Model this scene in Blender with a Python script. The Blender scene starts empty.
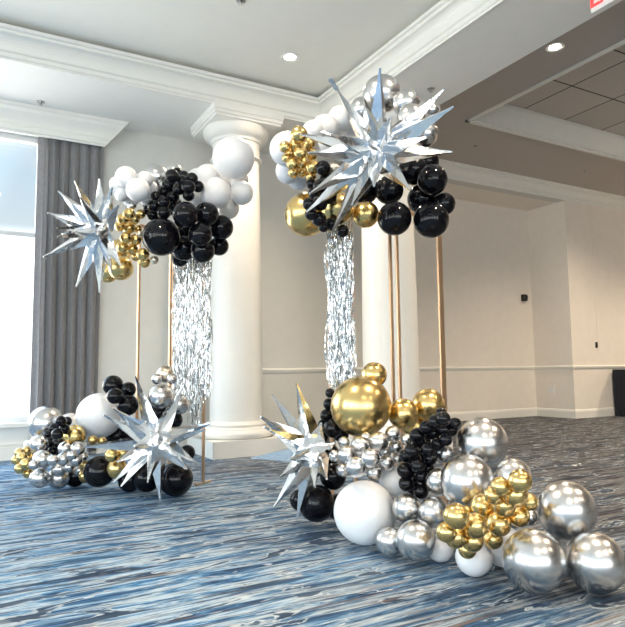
import bpy, bmesh, math, random
from mathutils import Vector, Matrix
random.seed(7)
SC = bpy.context.scene
COL = SC.collection

# ------------------------------------------------------------------ camera
FPX, W, H = 614.84, 625, 627
YAW, PIT, ROL = math.radians(29.222), math.radians(5.329), math.radians(-0.68)
EYE = Vector((0, 0, 1.0))
F_ = Vector((math.sin(YAW)*math.cos(PIT), math.cos(YAW)*math.cos(PIT), math.sin(PIT)))
R0 = Vector((math.cos(YAW), -math.sin(YAW), 0)); U0 = R0.cross(F_)
R_ = R0*math.cos(ROL) + U0*math.sin(ROL)
U_ = U0*math.cos(ROL) - R0*math.sin(ROL)
cd = bpy.data.cameras.new('camera'); cam = bpy.data.objects.new('camera', cd); COL.objects.link(cam)
cd.sensor_fit = 'HORIZONTAL'; cd.sensor_width = 36; cd.lens = FPX/W*36; cd.clip_end = 200; cd.clip_start = .05
cam.matrix_world = Matrix(((R_.x, U_.x, -F_.x, EYE.x), (R_.y, U_.y, -F_.y, EYE.y), (R_.z, U_.z, -F_.z, EYE.z), (0, 0, 0, 1)))
SC.camera = cam

def ray(x, y): return F_ + R_*((x-W/2)/FPX) - U_*((y-H/2)/FPX)
def at(x, y, d): return EYE + ray(x, y)*d                  # a place seen at a pixel, d metres ahead
def on_y(x, y, B): r = ray(x, y); return EYE + r*(B/r.y)
def on_x(x, y, A): r = ray(x, y); return EYE + r*(A/r.x)
def on_z(x, y, z): r = ray(x, y); return EYE + r*((z-1)/r.z)

# ------------------------------------------------------------------ materials
def new_mat(name):
    m = bpy.data.materials.new(name); m.use_nodes = True
    nt = m.node_tree; b = nt.nodes['Principled BSDF']
    return m, nt, b
def simple(name, col, rough=.5, metal=0, bump=0, bscale=40, var=0, coat=0, spec=.5, vscale=6):
    m, nt, b = new_mat(name)
    b.inputs['Base Color'].default_value = (*col, 1); b.inputs['Roughness'].default_value = rough
    b.inputs['Metallic'].default_value = metal; b.inputs['Coat Weight'].default_value = coat
    b.inputs['Specular IOR Level'].default_value = spec
    tc = nt.nodes.new('ShaderNodeTexCoord')
    if var:
        n = nt.nodes.new('ShaderNodeTexNoise'); n.inputs['Scale'].default_value = vscale; n.inputs['Detail'].default_value = 4
        nt.links.new(tc.outputs['Object'], n.inputs['Vector'])
        r = nt.nodes.new('ShaderNodeValToRGB')
        r.color_ramp.elements[0].position = .3; r.color_ramp.elements[1].position = .7
        r.color_ramp.elements[0].color = (*[c*(1-var) for c in col], 1)
        r.color_ramp.elements[1].color = (*[min(1, c*(1+var)) for c in col], 1)
        nt.links.new(n.outputs['Fac'], r.inputs['Fac']); nt.links.new(r.outputs['Color'], b.inputs['Base Color'])
    if bump:
        n = nt.nodes.new('ShaderNodeTexNoise'); n.inputs['Scale'].default_value = bscale; n.inputs['Detail'].default_value = 3
        nt.links.new(tc.outputs['Object'], n.inputs['Vector'])
        bp = nt.nodes.new('ShaderNodeBump'); bp.inputs['Strength'].default_value = bump; bp.inputs['Distance'].default_value = .01
        nt.links.new(n.outputs['Fac'], bp.inputs['Height']); nt.links.new(bp.outputs['Normal'], b.inputs['Normal'])
    return m
def emissive(name, col, s):
    m, nt, b = new_mat(name)
    b.inputs['Base Color'].default_value = (*col, 1)
    b.inputs['Emission Color'].default_value = (*col, 1); b.inputs['Emission Strength'].default_value = s
    return m

M = {}
M['paint'] = simple('wall_paint', (.68, .67, .63), .75, bump=.08, bscale=180, var=.02)
M['paint_warm'] = simple('wall_paint_warm', (.88, .82, .745), .7, bump=.08, bscale=180, var=.02)
M['white'] = simple('white_woodwork', (.87, .855, .80), .42, var=.015)
M['ceil'] = simple('ceiling_paint', (.87, .86, .80), .85, bump=.05, bscale=120, var=.012)
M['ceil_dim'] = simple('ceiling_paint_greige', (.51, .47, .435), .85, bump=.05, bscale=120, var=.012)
M['soffit'] = simple('soffit_paint', (.87, .86, .82), .8, bump=.05, bscale=120, var=.012)
M['column'] = simple('column_paint', (.89, .87, .82), .38, var=.012)
M['silver'] = simple('silver_chrome_latex', (.66, .655, .65), .26, 1, bump=.03, bscale=5, var=.03)
M['gold'] = simple('gold_chrome_latex', (.72, .52, .215), .25, 1, bump=.03, bscale=5, var=.03)
M['bronze'] = simple('champagne_chrome_latex', (.76, .67, .55), .28, 1, bump=.03, bscale=5, var=.03)
M['black'] = simple('black_latex', (.004, .004, .006), .10, 0, spec=.28, var=.1)
M['white_latex'] = simple('white_latex', (.86, .86, .87), .33, 0, spec=.4, var=.01)
M['pearl'] = simple('pearl_latex', (.82, .79, .74), .3, .15, var=.02)
M['foil'] = simple('silver_foil', (.88, .88, .88), .13, 1, bump=.3, bscale=13, var=.02)
M['strip'] = simple('silver_foil_strip', (.78, .80, .81), .16, 1, bump=.3, bscale=30)
M['goldmetal'] = simple('gold_painted_tube', (.80, .53, .33), .28, 1, var=.04)
M['darkbox'] = simple('dark_navy_cloth', (.012, .014, .022), .9, bump=.2, bscale=60, var=.1)
M['plasticblack'] = simple('black_plastic', (.012, .01, .01), .4, var=.1)
M['plasticwhite'] = simple('white_plastic', (.85, .85, .83), .35, var=.01)
M['chrome'] = simple('sprinkler_metal', (.5, .5, .5), .3, 1, var=.05)
M['paper'] = simple('white_paper', (.88, .88, .86), .8, var=.02)
M['red'] = emissive('exit_red', (1, .03, .03), 1.5)
M['lamp'] = emissive('lamp_lens', (1, .86, .68), 30)
M['alu'] = simple('window_frame_paint', (.72, .73, .74), .4, var=.02)

# curtain cloth: fine vertical weave
m, nt, b = new_mat('grey_curtain_cloth'); M['curtain'] = m
b.inputs['Roughness'].default_value = .85; b.inputs['Sheen Weight'].default_value = .25
tc = nt.nodes.new('ShaderNodeTexCoord'); mp = nt.nodes.new('ShaderNodeMapping'); mp.inputs['Scale'].default_value = (90, 90, 14)
n = nt.nodes.new('ShaderNodeTexNoise'); n.inputs['Scale'].default_value = 1.2; n.inputs['Detail'].default_value = 4
r = nt.nodes.new('ShaderNodeValToRGB'); r.color_ramp.elements[0].position = .35; r.color_ramp.elements[1].position = .68
r.color_ramp.elements[0].color = (.40, .39, .395, 1); r.color_ramp.elements[1].color = (.50, .49, .495, 1)
nt.links.new(tc.outputs['Object'], mp.inputs['Vector']); nt.links.new(mp.outputs['Vector'], n.inputs['Vector'])
nt.links.new(n.outputs['Fac'], r.inputs['Fac']); nt.links.new(r.outputs['Color'], b.inputs['Base Color'])

# carpet: streaks along X, blue / slate / pale patches and a few rust threads
m, nt, b = new_mat('streaked_blue_carpet'); M['carpet'] = m
L = nt.links.new
b.inputs['Roughness'].default_value = .7; b.inputs['Specular IOR Level'].default_value = .22
tc = nt.nodes.new('ShaderNodeTexCoord')
def cnoise(sx, sy, detail, rough=.6, off=0, dist=0):
    mp = nt.nodes.new('ShaderNodeMapping'); mp.inputs['Scale'].default_value = (sx, sy, 1); mp.inputs['Location'].default_value = (off, off*.7, 0)
    n = nt.nodes.new('ShaderNodeTexNoise'); n.inputs['Scale'].default_value = 1; n.inputs['Detail'].default_value = detail
    n.inputs['Roughness'].default_value = rough; n.inputs['Distortion'].default_value = dist
    L(tc.outputs['Object'], mp.inputs['Vector']); L(mp.outputs['Vector'], n.inputs['Vector'])
    return n.outputs['Fac']
def ramp(f, stops, interp='LINEAR'):
    r = nt.nodes.new('ShaderNodeValToRGB'); cr = r.color_ramp; cr.interpolation = interp
    while len(cr.elements) < len(stops): cr.elements.new(.5)
    for e, (p, c) in zip(cr.elements, stops): e.position = p; e.color = (*c, 1)
    L(f, r.inputs['Fac']); return r.outputs['Color']
def mix(f, a, c, kind='MIX'):
    x = nt.nodes.new('ShaderNodeMix'); x.data_type = 'RGBA'; x.blend_type = kind
    if isinstance(f, float): x.inputs[0].default_value = f
    else: L(f, x.inputs[0])
    L(a, x.inputs[6]); L(c, x.inputs[7]); return x.outputs[2]
sx_ = nt.nodes.new('ShaderNodeSeparateXYZ'); L(tc.outputs['Object'], sx_.inputs[0])
# blue-to-slate drift: left window light and dimmer right painted in, partly carpet's own colour
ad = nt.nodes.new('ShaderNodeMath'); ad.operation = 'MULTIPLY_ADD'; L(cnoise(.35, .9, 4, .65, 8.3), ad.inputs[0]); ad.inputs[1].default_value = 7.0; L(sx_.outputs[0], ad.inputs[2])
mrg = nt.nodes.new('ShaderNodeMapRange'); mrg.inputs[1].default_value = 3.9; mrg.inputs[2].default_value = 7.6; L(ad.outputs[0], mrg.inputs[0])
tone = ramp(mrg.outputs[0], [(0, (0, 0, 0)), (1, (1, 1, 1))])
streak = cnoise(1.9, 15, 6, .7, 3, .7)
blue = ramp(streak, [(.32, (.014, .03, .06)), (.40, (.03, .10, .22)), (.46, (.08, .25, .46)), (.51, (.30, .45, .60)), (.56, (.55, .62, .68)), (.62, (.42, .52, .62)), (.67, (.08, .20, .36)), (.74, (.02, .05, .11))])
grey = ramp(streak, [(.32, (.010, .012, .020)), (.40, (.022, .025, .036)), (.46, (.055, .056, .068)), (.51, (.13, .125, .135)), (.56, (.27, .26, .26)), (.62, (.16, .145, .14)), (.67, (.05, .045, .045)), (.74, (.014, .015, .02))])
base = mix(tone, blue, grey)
fine = ramp(cnoise(4.5, 60, 4, .7, 11, .2), [(.36, (.12, .13, .16)), (.47, (.66, .66, .68)), (.55, (1, 1, 1))])
c1 = mix(.8, base, fine, 'MULTIPLY')
blob = cnoise(3.0, 10, 3, .5, 23, 1.0)
rim = ramp(blob, [(.565, (0, 0, 0)), (.585, (1, 1, 1)), (.605, (1, 1, 1)), (.625, (0, 0, 0))])
pale = ramp(cnoise(5, 40, 3, .6, 31), [(.4, (.30, .33, .37)), (.6, (.56, .57, .58))])
c2 = mix(rim, c1, pale)
core = ramp(blob, [(.615, (0, 0, 0)), (.635, (.85, .85, .85))])
darkc = ramp(cnoise(2, 20, 3, .5, 9), [(.4, (.012, .022, .045)), (.6, (.035, .07, .12))])
c2 = mix(core, c2, darkc)
rust = ramp(cnoise(1.0, 34, 3, .6, 47), [(.60, (0, 0, 0)), (.66, (.7, .7, .7))])
rustc = ramp(cnoise(1, 1, 1, .5, 5), [(.4, (.19, .11, .075)), (.6, (.25, .17, .125))])
c3 = mix(rust, c2, rustc)
dark = ramp(cnoise(1.3, 16, 4, .6, 61, .8), [(.57, (0, 0, 0)), (.62, (.85, .85, .85))])
c4 = mix(dark, c3, darkc)
gm = nt.nodes.new('ShaderNodeMix'); gm.data_type = 'RGBA'; gm.blend_type = 'MULTIPLY'; gm.inputs[0].default_value = 1; gm.inputs[7].default_value = (.92, .98, 1.0, 1); L(c4, gm.inputs[6])
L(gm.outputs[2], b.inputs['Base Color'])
bp = nt.nodes.new('ShaderNodeBump'); bp.inputs['Strength'].default_value = .5; bp.inputs['Distance'].default_value = .006
L(cnoise(60, 160, 2, .6), bp.inputs['Height']); L(bp.outputs['Normal'], b.inputs['Normal'])

# ceiling tiles
m, nt, b = new_mat('lay_in_ceiling_tiles'); M['tiles'] = m
b.inputs['Roughness'].default_value = .9
tc = nt.nodes.new('ShaderNodeTexCoord'); br = nt.nodes.new('ShaderNodeTexBrick')
br.offset = 0; br.inputs['Scale'].default_value = 1; br.inputs['Brick Width'].default_value = .92; br.inputs['Row Height'].default_value = .92
br.inputs['Mortar Size'].default_value = .012; br.inputs['Mortar'].default_value = (.05, .045, .045, 1)
br.inputs['Color1'].default_value = (.60, .56, .52, 1); br.inputs['Color2'].default_value = (.54, .51, .47, 1)
nt.links.new(tc.outputs['Object'], br.inputs['Vector']); nt.links.new(br.outputs['Color'], b.inputs['Base Color'])

# window glass: mostly see-through with a weak mirror coat
m = bpy.data.materials.new('window_glass'); m.use_nodes = True; M['glass'] = m
nt = m.node_tree; nt.nodes.clear()
o = nt.nodes.new('ShaderNodeOutputMaterial'); t = nt.nodes.new('ShaderNodeBsdfTransparent'); g = nt.nodes.new('ShaderNodeBsdfGlossy')
g.inputs['Roughness'].default_value = .02; mx = nt.nodes.new('ShaderNodeMixShader'); mx.inputs[0].default_value = .05
t.inputs['Color'].default_value = (.97, .985, .98, 1)
nt.links.new(t.outputs[0], mx.inputs[1]); nt.links.new(g.outputs[0], mx.inputs[2]); nt.links.new(mx.outputs[0], o.inputs[0])

# ------------------------------------------------------------------ helpers
def link(name, bm, mat, parent=None, smooth=False, angle=None):
    me = bpy.data.meshes.new(name); bmesh.ops.recalc_face_normals(bm, faces=bm.faces[:]); bm.to_mesh(me); bm.free()
    me.materials.append(mat)
    for p in me.polygons: p.use_smooth = smooth
    o = bpy.data.objects.new(name, me); COL.objects.link(o)
    if parent: o.parent = parent
    if smooth and angle: me.set_sharp_from_angle(angle=math.radians(angle))
    return o
def tag(o, label, cat, group=None):
    o['label'] = label; o['category'] = cat
    if group: o['group'] = group
    return o
def struct(o): o['kind'] = 'structure'; return o
def empty(name, loc):
    o = bpy.data.objects.new(name, None); COL.objects.link(o); o.location = loc; o.empty_display_size = .1; return o
def box(bm, lo, hi):
    v = [bm.verts.new((x, y, z)) for z in (lo[2], hi[2]) for y in (lo[1], hi[1]) for x in (lo[0], hi[0])]
    for f in ((0, 1, 3, 2), (4, 5, 7, 6), (0, 1, 5, 4), (2, 3, 7, 6), (0, 2, 6, 4), (1, 3, 7, 5)): bm.faces.new([v[i] for i in f])
def boxes(name, lst, mat, parent=None, bev=0):
    bm = bmesh.new()
    for lo, hi in lst: box(bm, lo, hi)
    if bev: bmesh.ops.bevel(bm, geom=bm.edges[:], offset=bev, segments=2, affect='EDGES', profile=.7)
    return link(name, bm, mat, parent)
def prism(name, pts, axis, a, b_, mat, parent=None):
    """closed profile PTS extruded along x (pts are y,z) or y (pts are x,z)"""
    bm = bmesh.new(); rings = []
    for t in (a, b_):
        rings.append([bm.verts.new((t, p[0], p[1]) if axis == 'x' else (p[0], t, p[1])) for p in pts])
    n = len(pts)
    for i in range(n): bm.faces.new((rings[0][i], rings[0][(i+1) % n], rings[1][(i+1) % n], rings[1][i]))
    bm.faces.new(rings[0]); bm.faces.new(rings[1][::-1])
    return link(name, bm, mat, parent)
def lathe(bm, prof, seg=32, c=(0, 0, 0)):
    rings = []
    for r, z in prof: rings.append([bm.verts.new((c[0]+r*math.cos(2*math.pi*i/seg), c[1]+r*math.sin(2*math.pi*i/seg), c[2]+z)) for i in range(seg)])
    for a, b_ in zip(rings, rings[1:]):
        for i in range(seg): bm.faces.new((a[i], a[(i+1) % seg], b_[(i+1) % seg], b_[i]))
    bm.faces.new(rings[0][::-1]); bm.faces.new(rings[-1])
def crown(base, top, out, drop):
    """crown moulding profile: BASE wall plane coordinate, OUT signed projection at the top, DROP height"""
    p = [(base, top), (base+out, top), (base+out, top-.12*drop), (base+out*.86, top-.15*drop), (base+out*.86, top-.22*drop)]
    for k in range(7):
        t = k/6; a = t*math.pi/2
        p.append((base+out*(.82-.52*math.sin(a)), top-drop*(.25+.42*(1-math.cos(a)))))
    p += [(base+out*.28, top-.72*drop), (base+out*.16, top-.76*drop), (base+out*.16, top-.90*drop), (base+out*.08, top-.93*drop), (base+out*.08, top-drop), (base, top-drop)]
    return p

# ------------------------------------------------------------------ the room
BF, BW, BN, AL, AR, AN = 6.88, 8.19, 9.14, 4.05, 4.99, 10.50
ZS, ZR, ZT, ZN, RAIL = 4.262, 4.675, 4.60, 4.40, 1.01
X0, X1, Y0 = -7.0, 15.0, -9.0
NL = 6.05                         # left end of the niche
ZTOP = 5.2
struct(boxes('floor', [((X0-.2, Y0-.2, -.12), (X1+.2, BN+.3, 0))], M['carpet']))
# wall with the window (left), plain wall, niche, far right wall
WX0, WX1, WZ0, WZ1 = -4.6, .74, .42, 3.97
struct(boxes('wall_back', [((X0-.2, BW, 0), (WX0, BW+.2, ZTOP)), ((WX0, BW, 0), (WX1, BW+.2, WZ0)), ((WX0, BW, WZ1), (WX1, BW+.2, ZTOP)),
        ((WX1, BW, 0), (NL, BW+.2, ZTOP)), ((NL, BW, ZN), (AN, BW+.2, ZTOP))], M['paint']))
struct(boxes('wall_niche', [((NL-.2, BN, 0), (AN+.2, BN+.2, ZTOP)), ((NL-.2, BW+.2, 0), (NL, BN, ZTOP)), ((NL, BW+.2, ZN), (AN, BN, ZN+.15))], M['paint_warm']))
struct(boxes('wall_far_right', [((AN, BW, 0), (X1+.2, BN, ZTOP))], M['paint_warm']))
def wall_with_windows(name, axis, pos, thick, lo, hi, wins):
    lst = []; cur = lo; z0, z1 = .5, 3.9
    def add(a, b_, c, d):
        if axis == 'x': lst.append(((pos, a, c), (pos+thick, b_, d)))
        else: lst.append(((a, pos, c), (b_, pos+thick, d)))
    for a, b_ in wins:
        add(cur, a, 0, ZTOP); add(a, b_, 0, z0); add(a, b_, z1, ZTOP); cur = b_
    add(cur, hi, 0, ZTOP)
    return struct(boxes(name, lst, M['paint']))
LW = [(-8.2, -5.6), (-4.6, -2.0), (-1.0, 1.6), (2.6, 5.2)]
NW = [(-6.2, -3.4), (-2.2, .6), (1.8, 3.8)]
wall_with_windows('wall_left', 'x', X0-.2, .2, Y0, BW, LW)
wall_with_windows('wall_near', 'y', Y0-.2, .2, X0-.2, X1+.2, NW)
struct(boxes('wall_right', [((X1, Y0, 0), (X1+.2, BW, ZTOP))], M['paint_warm']))
# ceilings
CAX, CBX, CAX1, CBX0, ZC = 6.371, 6.529, 13.2, -5.5, 4.99
struct(boxes('ceiling', [((X0-.2, Y0-.2, ZT), (AL, BF, ZT+.2))], M['ceil']))
struct(boxes('ceiling_soffit', [((X0-.2, BF, ZS), (AR, BW, ZTOP))], M['soffit']))
struct(boxes('ceiling_beam', [((AL, Y0-.2, ZS), (AR, BF, ZTOP))], M['soffit']))
struct(boxes('ceiling_right', [((AR, Y0-.2, ZR), (CAX, BW, ZTOP)), ((CAX, CBX, ZR), (CAX1, BW, ZTOP)), ((CAX, Y0-.2, ZR), (CAX1, CBX0, ZTOP)),
        ((CAX1, Y0-.2, ZR), (X1+.2, BW, ZTOP))], M['ceil_dim']))
struct(boxes('ceiling_tiles', [((CAX, CBX0, ZC), (CAX1, CBX, ZC+.1))], M['tiles']))
# mouldings
C1 = [(-.0, 0)]
struct(prism('trim_1', crown(BF, 4.555, -.18, .30), 'x', X0, AL, M['white']))
struct(prism('trim_2', crown(AL, 4.555, -.18, .30), 'y', Y0, BF, M['white']))
struct(prism('trim_3', crown(BW, ZR, -.15, .27), 'x', AR, X1, M['white']))
struct(prism('trim_4', [(CBX, ZR-.001), (CBX, ZC), (CBX-.15, ZC), (CBX-.15, ZC-.05), (CBX-.10, ZC-.10), (CBX-.05, ZC-.19), (CBX-.03, ZR+.05), (CBX-.03, ZR-.001)], 'x', CAX, CAX1, M['white']))
struct(prism('trim_5', [(CAX, ZR-.001), (CAX, ZR-.03), (CAX-.05, ZR-.03), (CAX-.05, ZR-.001)], 'y', CBX0, CBX+.05, M['white']))
struct(prism('trim_6', [(CBX, ZR-.001), (CBX, ZR-.03), (CBX+.05, ZR-.03), (CBX+.05, ZR-.001)], 'x', CAX-.05, CAX1, M['white']))
def chair_rail(name, axis, wall, s, a, b_):
    p = [(wall, RAIL+.035), (wall+s*.018, RAIL+.03), (wall+s*.03, RAIL+.012), (wall+s*.022, RAIL-.012), (wall+s*.012, RAIL-.035), (wall, RAIL-.04)]
    return struct(prism(name, p, axis, a, b_, M['white']))
def baseboard(name, axis, wall, s, a, b_, mat='white'):
    p = [(wall, .001), (wall+s*.022, .001), (wall+s*.022, .13), (wall+s*.012, .165), (wall, .175)]
    return struct(prism(name, p, axis, a, b_, M[mat]))
chair_rail('trim_7', 'x', BW, -1, 2.9, NL); chair_rail('trim_8', 'x', BN, -1, NL, AN); chair_rail('trim_9', 'y', AN, -1, BW, BN); chair_rail('trim_10', 'x', BW, -1, AN-.03, X1)
baseboard('baseboard_back', 'x', BW, -1, WX1+.7, NL); baseboard('baseboard_niche', 'x', BN, -1, NL, AN); baseboard('baseboard_niche_side', 'y', AN, -1, BW, BN)
baseboard('baseboard_right', 'x', BW, -1, AN-.022, X1)
# a slim pilaster strip beside the wall panel on the far right wall
sx = on_y(595, 300, BW).x
struct(boxes('trim_11', [((sx, BW-.012, 1.35), (sx+.05, BW, 4.4))], M['paint_warm']))
def frame_boxes(x0, x1, z0, z1, w, y0, y1):
    return [((x0, y0, z0), (x0+w, y1, z1)), ((x1-w, y0, z0), (x1, y1, z1)), ((x0+w, y0, z0), (x1-w, y1, z0+w)), ((x0+w, y0, z1-w), (x1-w, y1, z1))]


# window 1 (visible): frame with a transom bar, glass, sill and panel under it
wn = struct(boxes('window_1', frame_boxes(WX0, WX1, WZ0, WZ1, .07, BW+.06, BW+.14) +
      [((WX0+.07, BW+.05, 2.69), (WX1-.07, BW+.14, 2.745)), ((-2.0, BW+.06, WZ0+.07), (-1.94, BW+.14, 2.69)), ((-2.0, BW+.06, 2.745), (-1.94, BW+.14, WZ1-.07))], M['alu']))
boxes('window_pane', [((WX0+.05, BW+.095, WZ0+.05), (WX1-.05, BW+.101, WZ1-.05))], M['glass'], wn)
boxes('window_sill', [((WX0-.1, BW-.13, WZ0-.04), (1.36, BW+.06, WZ0+.01))], M['white'], wn, .006)
struct(boxes('trim_13', [((WX0-.1, BW-.05, 0.001), (1.34, BW, WZ0-.04)), ((WX0-.1, BW-.07, .001), (1.34, BW-.05, .15)), ((WX0-.1, BW-.065, .17), (1.34, BW-.05, .19))], M['white']))
# windows outside the frame that light the room
def side_window(name, axis, pos, wins, z0=.5, z1=3.9):
    for a, b_ in wins:
        fr, gl = [], []
        c = (a+b_)/2
        def add(dst, a0, a1, c0, c1, d0=.05, d1=.13):
            if axis == 'x': dst.append(((pos+d0, a0, c0), (pos+d1, a1, c1)))
            else: dst.append(((a0, pos+d0, c0), (a1, pos+d1, c1)))
        add(fr, a, a+.06, z0, z1); add(fr, b_-.06, b_, z0, z1); add(fr, a+.06, b_-.06, z0, z0+.06); add(fr, a+.06, b_-.06, z1-.06, z1)
        add(fr, c-.03, c+.03, z0+.06, 2.69); add(fr, c-.03, c+.03, 2.75, z1-.06); add(fr, a+.06, b_-.06, 2.69, 2.75)
        add(gl, a+.05, b_-.05, z0+.05, z1-.05, .085, .091)
        w = struct(boxes(name(), fr, M['alu'])); boxes('window_pane', gl, M['glass'], w)
k = [1]
def nxt(): k[0] += 1; return 'window_%d' % k[0]
side_window(nxt, 'x', X0-.2, LW); side_window(nxt, 'y', Y0-.2, NW)
# portals guide the sampling of the sky through the openings
def portal(c, sx_, sy_, rot):
    ld = bpy.data.lights.new('portal', 'AREA'); ld.shape = 'RECTANGLE'; ld.size = sx_; ld.size_y = sy_
    try: ld.cycles.is_portal = True
    except Exception: return
    o = bpy.data.objects.new('daylight_portal', ld); COL.objects.link(o); o.location = c; o.rotation_euler = rot
portal(((WX0+WX1)/2, BW+.22, (WZ0+WZ1)/2), WX1-WX0, WZ1-WZ0, (math.pi/2*-1, 0, 0))
for a, b_ in LW: portal((X0-.22, (a+b_)/2, 2.2), 3.4, b_-a, (0, -math.pi/2, 0))
for a, b_ in NW: portal(((a+b_)/2, Y0-.22, 2.2), b_-a, 3.4, (math.pi/2, 0, 0))

# cornice box over the window: hollow, curtain hangs inside
p = crown(0, ZS, 1, 1)
bm = bmesh.new()
PB, PT = 8.03, 7.93
prof = [(PT, ZS), (PT, ZS-.04), (PT+.015, ZS-.05), (PT+.02, ZS-.09)] + [(PT+.025+.06*math.sin(t*math.pi/12), ZS-.10-.13*(t/6)) for t in range(7)] + [(PB-.005, ZS-.25), (PB-.015, ZS-.26), (PB-.015, ZS-.31), (PB, ZS-.325), (PB, ZS-.345), (PB+.02, ZS-.345), (PB+.02, ZS-.02), (PT+.1, ZS)]
rings = []
for side in (0, 1):
    ring = []
    for (y, z) in prof:
        t = min(1, max(0, (ZS-z)/.345))
        ring.append(bm.verts.new((X0+.01 if side == 0 else 1.73-.29*t, y, z)))
    rings.append(ring)
n_ = len(prof)
for i in range(n_): bm.faces.new((rings[0][i], rings[0][(i+1) % n_], rings[1][(i+1) % n_], rings[1][i]))
bm.faces.new(rings[0]); bm.faces.new(rings[1][::-1])
# return end
e = [bm.verts.new(q) for q in ((1.73, PT, ZS), (1.73, BW-.001, ZS), (1.44, BW-.001, ZS-.345), (1.44, PB, ZS-.345), (1.42, PB, ZS-.345), (1.42, BW-.001, ZS-.345), (1.60, BW-.001, ZS), (1.60, PT, ZS))]
bm.faces.new(e[0:4]); bm.faces.new((e[2], e[3], e[4], e[5])); bm.faces.new((e[4], e[5], e[6], e[7]))
struct(link('trim_14', bm, M['white']))

# columns
def column(x, y, rad):
    half = rad*1.46; cap_h = .20; zt = ZS
    bm = bmesh.new()
    z0 = .36
    prof = [(rad*1.0, z0)]
    for i in range(13):
        t = i/12
        prof.append((rad*(1.0-.10*t**1.8), z0+.02+t*(zt-.62-z0)))
    lathe(bm, prof, 48)
    c = struct(link('column', bm, M['column'], smooth=True, angle=40)); c.location = (x, y, 0)
    boxes('plinth', [((-half, -half, .001), (half, half, .20))], M['column'], c, .006)
    bm = bmesh.new(); r = rad
    pr = [(r*1.38, .20)] + [(r*(1.34+.10*math.sin(a*math.pi/6)), .20+.10*a/6) for a in range(7)] + [(r*1.25, .302), (r*1.25, .315), (r*1.16, .33), (r*1.15, .345)] + [(r*(1.13+.05*math.sin(a*math.pi/4)), .345+.035*a/4) for a in range(5)] + [(r*1.04, .385), (r*1.0, .40)]
    lathe(bm, pr, 48); link('base_moulding', bm, M['column'], c, True, 50)
    rt = rad*.90; zc = zt-.60
    bm = bmesh.new()
    pr = [(rt*1.0, zc)] + [(rt*(1.0+.14*math.sin(a*math.pi/5)), zc+.03+.05*a/5) for a in range(6)] + [(rt*1.02, zc+.09), (rt*1.02, zc+.26), (rt*1.10, zc+.27), (rt*1.10, zc+.30)] + [(rt*(1.12+.32*math.sin(a*math.pi/12)), zc+.31+.13*(1-math.cos(a*math.pi/12))) for a in range(7)] + [(rt*1.40, zc+.455)]
    lathe(bm, pr, 48); link('capital', bm, M['column'], c, True, 50)
    h2 = half*.97
    boxes('abacus', [((-h2+.03, -h2+.03, zt-.145), (h2-.03, h2-.03, zt-.115)), ((-h2+.012, -h2+.012, zt-.115), (h2-.012, h2-.012, zt-.07)), ((-h2, -h2, zt-.07), (h2, h2, zt-.001))], M['column'], c)
    return c
column(2.955, 7.27, .33)
column(4.52, 6.13, .345)

# curtain
bm = bmesh.new(); na, nz = 132, 24; rows = []
ca, cb = .65, 1.445
for j in range(nz+1):
    t = j/nz; z = .04 + t*(3.985-.04); row = []
    for i in range(na+1):
        s = i/na
        ph = s*2*math.pi*6.5 + .35*math.sin(3*s+2.2*(1-t)) 
        amp = .052*(.55+.45*(1-t)+.15*math.sin(7*s))
        x = ca + (cb-ca)*s + .010*math.sin(ph*2+1.1) + (1-t)*.02*math.sin(5*s)
        y = BW-.075 + amp*math.sin(ph)
        row.append(bm.verts.new((x, y, z)))
    rows.append(row)
for a, b_ in zip(rows, rows[1:]):
    for i in range(na): bm.faces.new((a[i], a[i+1], b_[i+1], b_[i]))
bmesh.ops.solidify(bm, geom=bm.faces[:], thickness=.006)
cu = link('curtain', bm, M['curtain'], smooth=True)
tag(cu, 'grey floor-length pleated curtain drawn beside the bright window', 'curtain')

# ------------------------------------------------------------------ small fittings
def downlight(p, label, pw=120):
    e = empty('ceiling_downlight', p); tag(e, label, 'downlight', 'recessed ceiling downlights')
    bm = bmesh.new(); lathe(bm, [(.075, -.004), (.098, -.010), (.105, -.004), (.105, -.0005), (.075, -.0005)], 28); link('trim_ring', bm, M['plasticwhite'], e, True, 40)
    bm = bmesh.new(); lathe(bm, [(.001, -.0065), (.055, -.006), (.073, -.002), (.073, -.0006)], 28); link('lens', bm, M['lamp'], e, True, 40)
    ld = bpy.data.lights.new('downlight_lamp', 'SPOT'); ld.energy = pw; ld.color = (1, .80, .58); ld.spot_size = 2.3; ld.spot_blend = .8; ld.shadow_soft_size = .06
    l = bpy.data.objects.new('downlight_lamp', ld); COL.objects.link(l); l.location = (p[0], p[1], p[2]-.03)
    return e
DLP = 170
downlight(on_z(290, 57, ZT), 'lit round downlight in the pale tray ceiling above the left column', DLP)
downlight(on_z(555, 47, ZR), 'lit round downlight in the grey ceiling right of the beam', DLP)
for (x, y, z) in ((.4, 3.0, ZT), (3.0, 1.6, ZT), (.4, -1.6, ZT), (3.0, -2.6, ZT), (5.75, .6, ZR), (5.75, -2.6, ZR), (13.9, 5.6, ZR), (9.8, 5.6, ZC)):
    e = downlight((x, y, z), '', DLP*(2.2 if x > 9 else 1))
    for k_ in ('label', 'category', 'group'): del e[k_]
    e['kind'] = 'structure'
def sprinkler(p, label):
    e = empty('ceiling_sprinkler', p); tag(e, label, 'sprinkler', 'ceiling sprinklers')
    bm = bmesh.new(); lathe(bm, [(.045, -.0005), (.045, -.006), (.03, -.012), (.012, -.014), (.012, -.03), (.004, -.032)], 20); link('escutcheon', bm, M['chrome'], e, True, 40)
    bm = bmesh.new(); lathe(bm, [(.022, -.036), (.024, -.034), (.003, -.032)], 16); link('deflector', bm, M['chrome'], e)
sprinkler(on_z(41, 102, ZS), 'small sprinkler head in the soffit above the window cornice')
sprinkler(on_z(241, 1, ZT), 'small sprinkler head in the tray ceiling at the top edge')
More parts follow.
